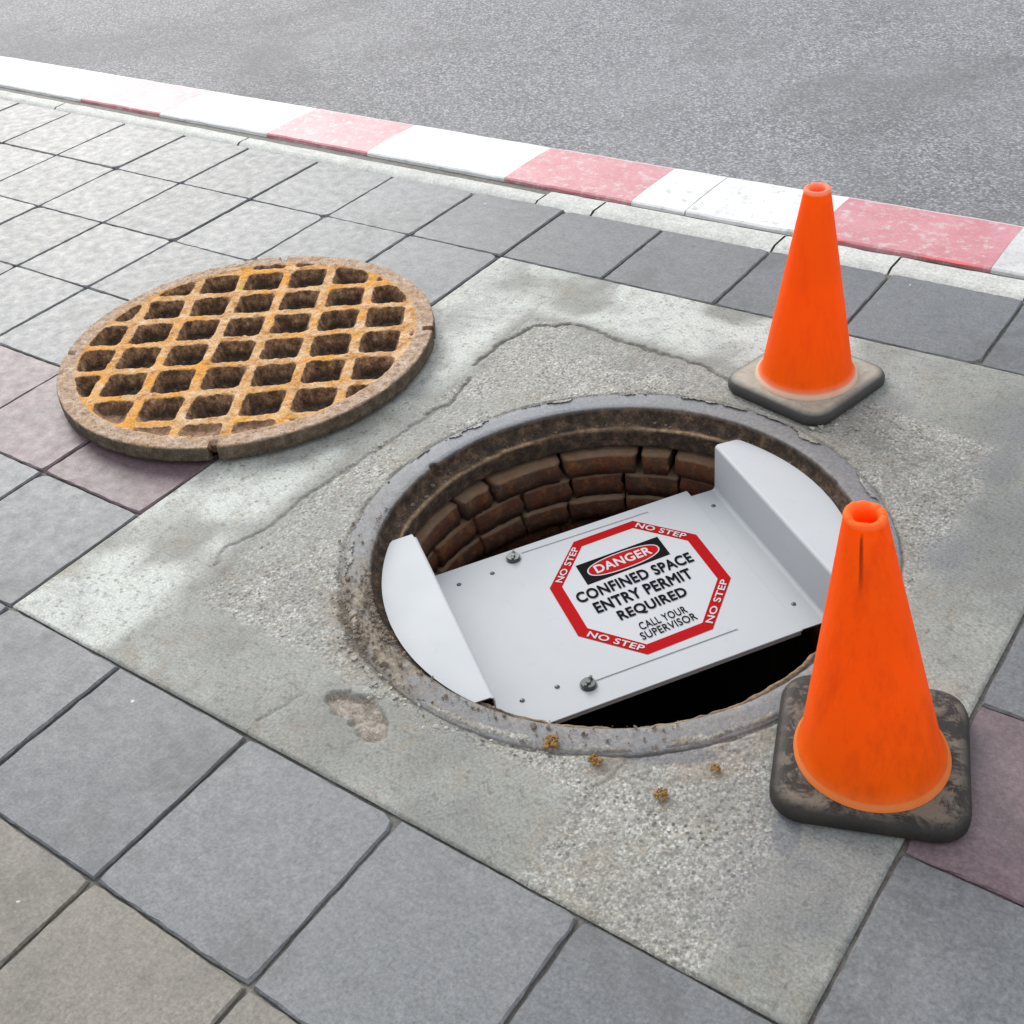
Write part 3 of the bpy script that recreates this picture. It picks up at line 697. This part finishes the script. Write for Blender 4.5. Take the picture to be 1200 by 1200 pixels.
def lettering(txt, p0, p1, h, mat, z=0.0016, bold=0.032):
    cu = bpy.data.curves.new("lettering", 'FONT'); cu.body = txt; cu.resolution_u = 4; cu.space_character = 1.06
    to = bpy.data.objects.new("lettering", cu); me0 = bpy.data.meshes.new_from_object(to)
    bpy.data.objects.remove(to); bpy.data.curves.remove(cu)
    n0 = len(me0.vertices); co = np.empty(n0 * 3, np.float32); me0.vertices.foreach_get("co", co); co = co.reshape(-1, 3)
    polys = [tuple(p.vertices) for p in me0.polygons]; bpy.data.meshes.remove(me0)
    shifts = [(bold * math.cos(a_), bold * math.sin(a_)) for a_ in np.radians([45, 135, 225, 315, 0, 90, 180, 270])]   # strokes thickened by stacked copies
    co = np.concatenate([co + np.array([sx_, sy_, 0], np.float32) for sx_, sy_ in shifts]); lay = np.repeat(np.arange(len(shifts)), n0) * 0.00002
    me = mesh("lettering", co, [tuple(v + k * n0 for v in p) for k in range(len(shifts)) for p in polys])
    n = len(co)
    x0, x1 = co[:, 0].min(), co[:, 0].max(); y0, y1 = co[:, 1].min(), co[:, 1].max()
    u = (co[:, 0] - x0) / (x1 - x0); v = (co[:, 1] - y0) / (y1 - y0)
    d = np.array(p1) - np.array(p0); nrm = np.array([-d[1], d[0]]) / np.hypot(*d)
    P_ = np.array(p0)[None] + u[:, None] * d[None] + v[:, None] * h * nrm[None]
    W_ = np.stack([CX + P_[:, 0], CY + P_[:, 1] + SK * P_[:, 0], ZP + z + lay], -1).astype(np.float32)
    me.vertices.foreach_set("co", W_.ravel()); me.update()
    me.name = "lettering"
    o = obj("lettering", me, mat, sign); o["label"] = "printed words " + txt
K_ = MAT['print_black']; W_w = MAT['print_white']
lettering("DANGER", (-0.0665, 0.0690), (0.0635, 0.0690), 0.0265, W_w, bold=0.028)
lettering("CONFINED SPACE", (-0.1345, 0.0040), (0.1310, 0.0040), 0.0325, K_)
lettering("ENTRY PERMIT", (-0.1125, -0.0400), (0.1075, -0.0400), 0.0325, K_)
lettering("REQUIRED", (-0.0790, -0.0860), (0.0735, -0.0860), 0.0335, K_)
lettering("CALL YOUR", (-0.0540, -0.1250), (0.0500, -0.1250), 0.0215, K_, bold=0.012)
lettering("SUPERVISOR", (-0.0630, -0.1510), (0.0590, -0.1510), 0.0210, K_, bold=0.012)
def edge_text(a, b, t0, t1, off, h):
    a = np.array(a); b = np.array(b); d = b - a; nn = np.array([-d[1], d[0]]) / np.hypot(*d)
    lettering("NO STEP", tuple(a + d * t0 + nn * off), tuple(a + d * t1 + nn * off), h, W_w, bold=0.02)
edge_text(OUT[0], OUT[1], 0.11, 0.92, 0.0038, 0.0155)
edge_text(INN[5], INN[4], 0.02, 0.93, 0.0038, 0.0155)
edge_text(INN[7], INN[6], 0.08, 0.94, 0.0038, 0.0155)
edge_text(OUT[3], OUT[4], 0, 0, 0, 0.001) if False else None
edge_text(OUT[2], OUT[3], 0.09, 0.94, 0.0038, 0.0155)

# ------------------------------------------------------------------ rusty waffle cover lying beside the manhole
CC = (-1.198, 0.196); RC = 0.4735; HC = 0.048
cover = tag(empty("manhole_cover", (CC[0], CC[1], 0)), "round rusty cast iron manhole cover with waffle ribs lying beside the open manhole", "manhole cover")
ra = np.concatenate([np.linspace(0.0, 0.05, 12)[:-1], np.linspace(0.05, 0.452, 150)[:-1], np.linspace(0.452, RC - 0.003, 10)])
prz = [(RC - 0.001, HC - 0.002), (RC, HC - 0.005), (RC + 0.001, HC - 0.013), (RC + 0.001, HC - 0.02), (RC, HC - 0.028), (RC + 0.0005, HC - 0.036), (RC - 0.003, 0.010), (RC - 0.016, 0.002)]
nt = 880; ta = np.linspace(0, 2 * math.pi, nt, endpoint=False)
Rg, Tg = np.meshgrid(np.concatenate([ra, [p_[0] for p_ in prz]]), ta, indexing='ij')
nr = len(ra); ntot = nr + len(prz)
x = Rg * np.cos(Tg); y = Rg * np.sin(Tg); xw = x + CC[0]; yw = y + CC[1]
jx = 0.007 * (fbm(xw, yw, 0.05, 201) - 0.5); jy = 0.007 * (fbm(xw, yw, 0.05, 211) - 0.5)
a1, a2 = math.radians(33.3), math.radians(-56.7)     # rib directions
n1 = np.array([-math.sin(a1), math.cos(a1)]); n2 = np.array([-math.sin(a2), math.cos(a2)])
px, py = -1.2099, 0.0578
s1, s2 = 0.1258, 0.1228
d1 = ((xw + jx - px) * n1[0] + (yw + jy - py) * n1[1]) / s1; d2 = ((xw + jx - px) * n2[0] + (yw + jy - py) * n2[1]) / s2
d1 = np.abs(d1 - np.round(d1)) * s1; d2 = np.abs(d2 - np.round(d2)) * s2
RIN = 0.430
d3 = RIN - Rg + 0.005 * (fbm(xw, yw, 0.04, 221) - 0.5)
w_ = 0.0098 + 0.004 * (fbm(xw, yw, 0.09, 231) - 0.5)
k_ = 0.0
e1 = d1 - w_; e2 = d2 - w_; e3 = d3
# smooth minimum rounds the cell corners
kk = 0.016
def smin(a, b):
    h = np.clip(0.5 + 0.5 * (b - a) / kk, 0, 1); return b * (1 - h) + a * h - kk * h * (1 - h)
e = smin(smin(e1, e2), e3)
depth = 0.036
drop = sstep(0.0, 0.024, e)
fdir = np.array([0.45, -0.89]); frontness = (x * fdir[0] + y * fdir[1])
fillm = sstep(0.24, 0.40, frontness + 0.05 * (fbm(xw, yw, 0.1, 241) - 0.5)) * sstep(0.27, 0.43, Rg)
Zc = HC - depth * drop * (1 - 0.78 * fillm)
Zc -= 0.0025 * sstep(0.0, 0.01, d3)                               # ribs sit slightly below the rim
grain = 0.007 * (fbm(xw, yw, 0.018, 251, 4) - 0.5) + 0.0055 * (vnoise(xw, yw, 0.007, 255) - 0.5) * (0.35 + 0.65 * drop)
Zc += grain
rimz = sstep(RIN, RIN + 0.006, Rg)
Zc -= 0.0016 * rimz * (1 - sstep(0.008, 0.016, np.abs(Rg - 0.440))) * 0
for k in range(len(prz)): Zc[nr + k] = prz[k][1] + (0.0015 * (fbm(Tg[0] * RC, Tg[0] * 0 + k * 0.02, 0.03, 261) - 0.5) if k < 6 else 0)
sidej = np.zeros_like(Rg)
for k in range(len(prz)): sidej[nr + k] = 0.003 * (fbm(Tg[0] * RC, Tg[0] * 0 + k * 0.008, 0.02, 271) - 0.5)
for na in (33.1, -54.4, -146.2, 122.0):
    dA = np.abs((Tg - math.radians(na) + math.pi) % (2 * math.pi) - math.pi) * Rg
    msk = (dA < 0.0095) & (Rg > 0.449) 
    Zc = np.where(msk & (np.arange(ntot)[:, None] < nr + 3), HC - 0.026, Zc)
    sidej = np.where((dA < 0.0095) & (np.arange(ntot)[:, None] >= nr), -0.016, sidej)
Rf = Rg + sidej
V = np.stack([Rf * np.cos(Tg), Rf * np.sin(Tg), Zc], -1).reshape(-1, 3)
def polar_faces(r0, r1):
    i = (np.arange(r0, r1)[:, None] * nt + np.arange(nt)[None]).ravel(); j = (np.arange(r0, r1)[:, None] * nt + (np.arange(nt)[None] + 1) % nt).ravel()
    return np.stack([i, i + nt, j + nt, j], -1)
kr = int(np.searchsorted(ra, 0.452))
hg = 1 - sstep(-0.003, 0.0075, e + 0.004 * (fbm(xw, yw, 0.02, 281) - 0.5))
rimm = sstep(RIN - 0.004, RIN + 0.004, Rg)
sidem = np.zeros_like(Rg); sidem[nr + 1:] = 1; sidem[nr] = 0.4
for na in (33.1, -54.4, -146.2, 122.0):
    dA = np.abs((Tg - math.radians(na) + math.pi) % (2 * math.pi) - math.pi) * Rg
    hg = np.where((dA < 0.0105) & (Rg > 0.449), 0.0, hg)
def sub(name, r0, r1):
    F = polar_faces(r0, r1); lo = r0 * nt; hi = (r1 + 1) * nt
    me = mesh(name, V[lo:hi], F - lo, True)
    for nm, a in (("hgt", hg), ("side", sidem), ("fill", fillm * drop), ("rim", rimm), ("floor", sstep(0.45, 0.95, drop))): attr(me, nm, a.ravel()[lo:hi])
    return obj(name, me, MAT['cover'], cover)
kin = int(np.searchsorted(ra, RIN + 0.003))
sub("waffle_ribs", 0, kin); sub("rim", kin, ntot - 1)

# ------------------------------------------------------------------ traffic cones
def rounded_square(h, r, n=7):
    P_ = []
    for cx, cy, a0 in ((h - r, h - r, 0), (-h + r, h - r, 90), (-h + r, -h + r, 180), (h - r, -h + r, 270)):
        for k in range(n + 1): a = math.radians(a0 + 90 * k / n); P_.append((cx + r * math.cos(a), cy + r * math.sin(a)))
    return P_
def cone(label, loc, rz, half, off, body_mat, rub_mat, lean, r_lip, r_foot, r_top, Ht, seed, base_h, slit):
    t = tag(empty("traffic_cone", loc, 0), label, "traffic cone", "orange traffic cones guarding the manhole")
    # rubber base
    prof = [(0.004, 0.0), (0.0, 0.006), (0.0, base_h * 0.55), (0.004, base_h * 0.82), (0.012, base_h * 0.97), (0.022, base_h), (0.05, base_h + 0.001)]
    V = []; F = []; dust = []
    cr, sr = math.cos(rz), math.sin(rz)
    for (ins, z) in prof:
        for (x_, y_) in rounded_square(half - ins, max(0.012, half * 0.36 - ins)):
            wv = 0.0016 * (vnoise(np.array([x_ + seed]), np.array([y_]), 0.05, seed)[0] - 0.5)
            V.append((off[0] + x_ * cr - y_ * sr, off[1] + x_ * sr + y_ * cr, z + (wv if z > 0 else 0))); dust.append(1.0 if z >= base_h * 0.99 else 0.55 if z >= base_h * .95 else 0.06)
    n = len(rounded_square(1, .1)); P_ = len(prof)
    for j in range(P_ - 1):
        for k in range(n): F.append((j * n + k, j * n + (k + 1) % n, (j + 1) * n + (k + 1) % n, (j + 1) * n + k))
    F.append([(P_ - 1) * n + k for k in range(n)]); F.append([k for k in reversed(range(n))])
    me = mesh("base", V, F); 
    for p in me.polygons: p.use_smooth = len(p.vertices) == 4
    attr(me, "dust", dust); obj("base", me, rub_mat, t)
    # body: outer skin, thick top lip, inner skin
    b = base_h
    prof = [(r_lip, b + 0.0005), (r_lip - 0.001, b + 0.0055), (r_lip - 0.005, b + 0.008), (r_foot + 0.006, b + 0.012), (r_foot, b + 0.022)]
    Hb = Ht - 0.006
    for k in range(1, 30): f = k / 30; prof.append((r_foot + (r_top - r_foot) * f, b + 0.022 + (Hb - b - 0.022) * f))
    prof += [(r_top + 0.0002, Hb - 0.003), (r_top + 0.0008, Hb), (r_top - 0.001, Ht - 0.001), (r_top - 0.004, Ht), (r_top - 0.008, Ht - 0.0005), (r_top * 0.60, Ht - 0.004), (r_top * 0.58, Ht - 0.02), (r_top * 0.85, Ht - 0.08), (r_top * 1.6, Ht - 0.20)]
    ns = 96; P_ = len(prof); pr_ = np.array(prof); a = np.linspace(0, 2 * math.pi, ns, endpoint=False)
    A_ = np.repeat(a[None], P_, 0); Rr = np.repeat(pr_[:, :1], ns, 1); Zz = np.repeat(pr_[:, 1:], ns, 1)
    Rr = Rr * (1 + 0.012 * np.cos(2 * A_ + seed) * (Zz / Ht) + 0.010 * (vnoise(np.cos(A_) + 3, np.sin(A_) + Zz * 6, 0.5, seed) - 0.5))
    topm = (np.arange(P_)[:, None] >= P_ - 8) & (np.arange(P_)[:, None] < P_ - 3)
    Zz = Zz + topm * 0.0025 * (vnoise(np.cos(A_) * 2 + 5, np.sin(A_) * 2 + 5, 0.4, seed + 3) - 0.5)
    f = np.clip((Zz - b) / (Ht - b), 0, 1)
    V = np.stack([Rr * np.cos(A_) + lean[0] * f, Rr * np.sin(A_) + lean[1] * f, Zz], -1).reshape(-1, 3)
    i = (np.arange(P_ - 1)[:, None] * ns + np.arange(ns)[None]).ravel(); j = (np.arange(P_ - 1)[:, None] * ns + (np.arange(ns)[None] + 1) % ns).ravel()
    me = mesh("cone_body", V, np.stack([i, j, j + ns, i + ns], -1), True)
    J_ = np.arange(P_)[:, None] + 0 * A_
    lipm = np.where(J_ <= 2, 1.0, np.where(J_ == 3, 0.3, 0.0)) + 0.45 * topm
    attr(me, "lip", lipm.ravel())
    sl = np.zeros_like(A_)
    if slit:
        dang = np.abs((A_ - slit + math.pi) % (2 * math.pi) - math.pi) * Rr
        sl = (1 - sstep(0.0006, 0.0022, dang)) * sstep(Ht - 0.115, Ht - 0.07, Zz) * (1 - sstep(Ht - 0.022, Ht - 0.014, Zz)) * (J_ < P_ - 6)
    attr(me, "slit", sl.ravel())
    obj("cone_body", me, body_mat, t)
    return t
cone("orange traffic cone on dusty pale rubber base, standing behind the manhole toward the kerb", (0.088, 0.686, 0.0), math.radians(-13), 0.137, (0.0, 0.0), MAT['cone_a'], MAT['rubber_a'], (0.0, 0.0), 0.1135, 0.0985, 0.0275, 0.468, 3, 0.029, None)
cone("scuffed orange traffic cone leaning on dark mottled rubber base, nearest, at the manhole's right rim", (0.631, -0.278, 0.0), math.radians(20), 0.145, (-0.004, 0.012), MAT['cone_b'], MAT['rubber_b'], (-0.054, 0.018), 0.1165, 0.1045, 0.0295, 0.464, 8, 0.033, math.radians(-77))

# ------------------------------------------------------------------ dirt, chips and moss
def lump(bm, x, y, z, r, rr, sq=0.6):
    s = bmesh.ops.create_icosphere(bm, subdivisions=1, radius=1.0)
    sx, sy, sz = r * rr.uniform(.5, 1.5), r * rr.uniform(.5, 1.2), r * sq * rr.uniform(.6, 1.2); a = rr.uniform(0, 6.28)
    for v in s['verts']:
        k = rr.uniform(.5, 1.3); px_, py_ = v.co.x * sx * k, v.co.y * sy * k
        v.co = (x + px_ * math.cos(a) - py_ * math.sin(a), y + px_ * math.sin(a) + py_ * math.cos(a), z + v.co.z * sz * k)
rr = random.Random(5)
bm = bmesh.new()
def ringpt(a_, r): return r * math.cos(math.radians(a_)), r * math.sin(math.radians(a_))
for k in range(1500):        # soil along the near rim of the frame
    a_ = rr.gauss(-124, 8) if k < 1000 else rr.uniform(-165, -45); r = rr.gauss(0.487, 0.008) if rr.random() < .6 else rr.gauss(0.53, 0.012)
    x_, y_ = ringpt(a_, r); s = min(0.006, 0.0007 + rr.expovariate(1 / 0.0011))
    if r < 0.477: continue
    lump(bm, x_, y_, 0.002 + s * 0.25, s, rr)
for k in range(140):        # crumbs on the ledge
    x_, y_ = ringpt(rr.uniform(60, 200), rr.uniform(0.452, 0.474)); s = min(0.005, 0.0008 + rr.expovariate(1 / 0.0013))
    lump(bm, x_, y_, -0.034 + s * 0.3, s, rr)
tag(obj("soil_crumbs", bm_mesh("soil_crumbs", bm), MAT['soil']), "brown soil crumbs scattered along the near rim of the manhole frame", "soil", kind='stuff')
bm = bmesh.new()
for k in range(950):
    x_, y_ = rr.uniform(-0.64, 0.62), rr.uniform(-0.56, 0.66); r = math.hypot(x_, y_)
    if r < 0.545 or math.hypot(x_ - .63, y_ + .26) < .2 or math.hypot(x_ - .088, y_ - .686) < .19: continue
    s = min(0.005, 0.0008 + rr.expovariate(1 / 0.0008))
    lump(bm, x_, y_, -0.0012 + s * 0.1, s, rr, 0.4)
for k in range(160):
    x_, y_ = ringpt(rr.uniform(-125, -70), rr.gauss(0.553, 0.012)); s = min(0.006, 0.0008 + rr.expovariate(1 / 0.0013))
    lump(bm, x_, y_, s * 0.05, s, rr, 0.5)
for k in range(40):
    x_, y_ = rr.uniform(0.0, 0.3), rr.gauss(0.545, 0.015); s = abs(rr.gauss(0, 0.003)) + 0.0015
    if math.hypot(x_ , y_) > .545 and math.hypot(x_ - .088, y_ - .686) > .17: lump(bm, x_, y_, s * 0.2, s, rr, 0.5)
tag(obj("stone_chips", bm_mesh("stone_chips", bm), MAT['chip']), "pale stone chips set loose on the worn concrete round the frame", "stone chips", kind='stuff')
def moss(label, x_, y_, size, seed):
    q = random.Random(seed); bm = bmesh.new()
    for k in range(60):
        a_ = q.uniform(0, 6.28); far = k % 5 == 0; d = size * (q.uniform(1.0, 2.6) if far else math.sqrt(q.random())); lump(bm, d * math.cos(a_), d * math.sin(a_), 0.0005 if far else q.uniform(0.001, size * 0.42), size * q.uniform(0.09, 0.14 if far else 0.34), q, 0.8)
    o = obj("moss_clump", bm_mesh("moss_clump", bm), MAT['moss']); o.location = (x_, y_, 0.002)
    tag(o, label, "moss", "dried moss clumps by the manhole frame")
moss("larger ochre moss clump on the near edge of the iron frame, leftmost", 0.182, -0.492, 0.014, 1)
moss("ochre moss clump at the outer foot of the iron frame", 0.262, -0.487, 0.011, 2)
moss("loose ochre moss clump lying apart on the concrete in front of the frame", 0.385, -0.492, 0.011, 3)
moss("small flat ochre moss clump on the rough concrete beside the nearest cone base", 0.432, -0.405, 0.008, 4)
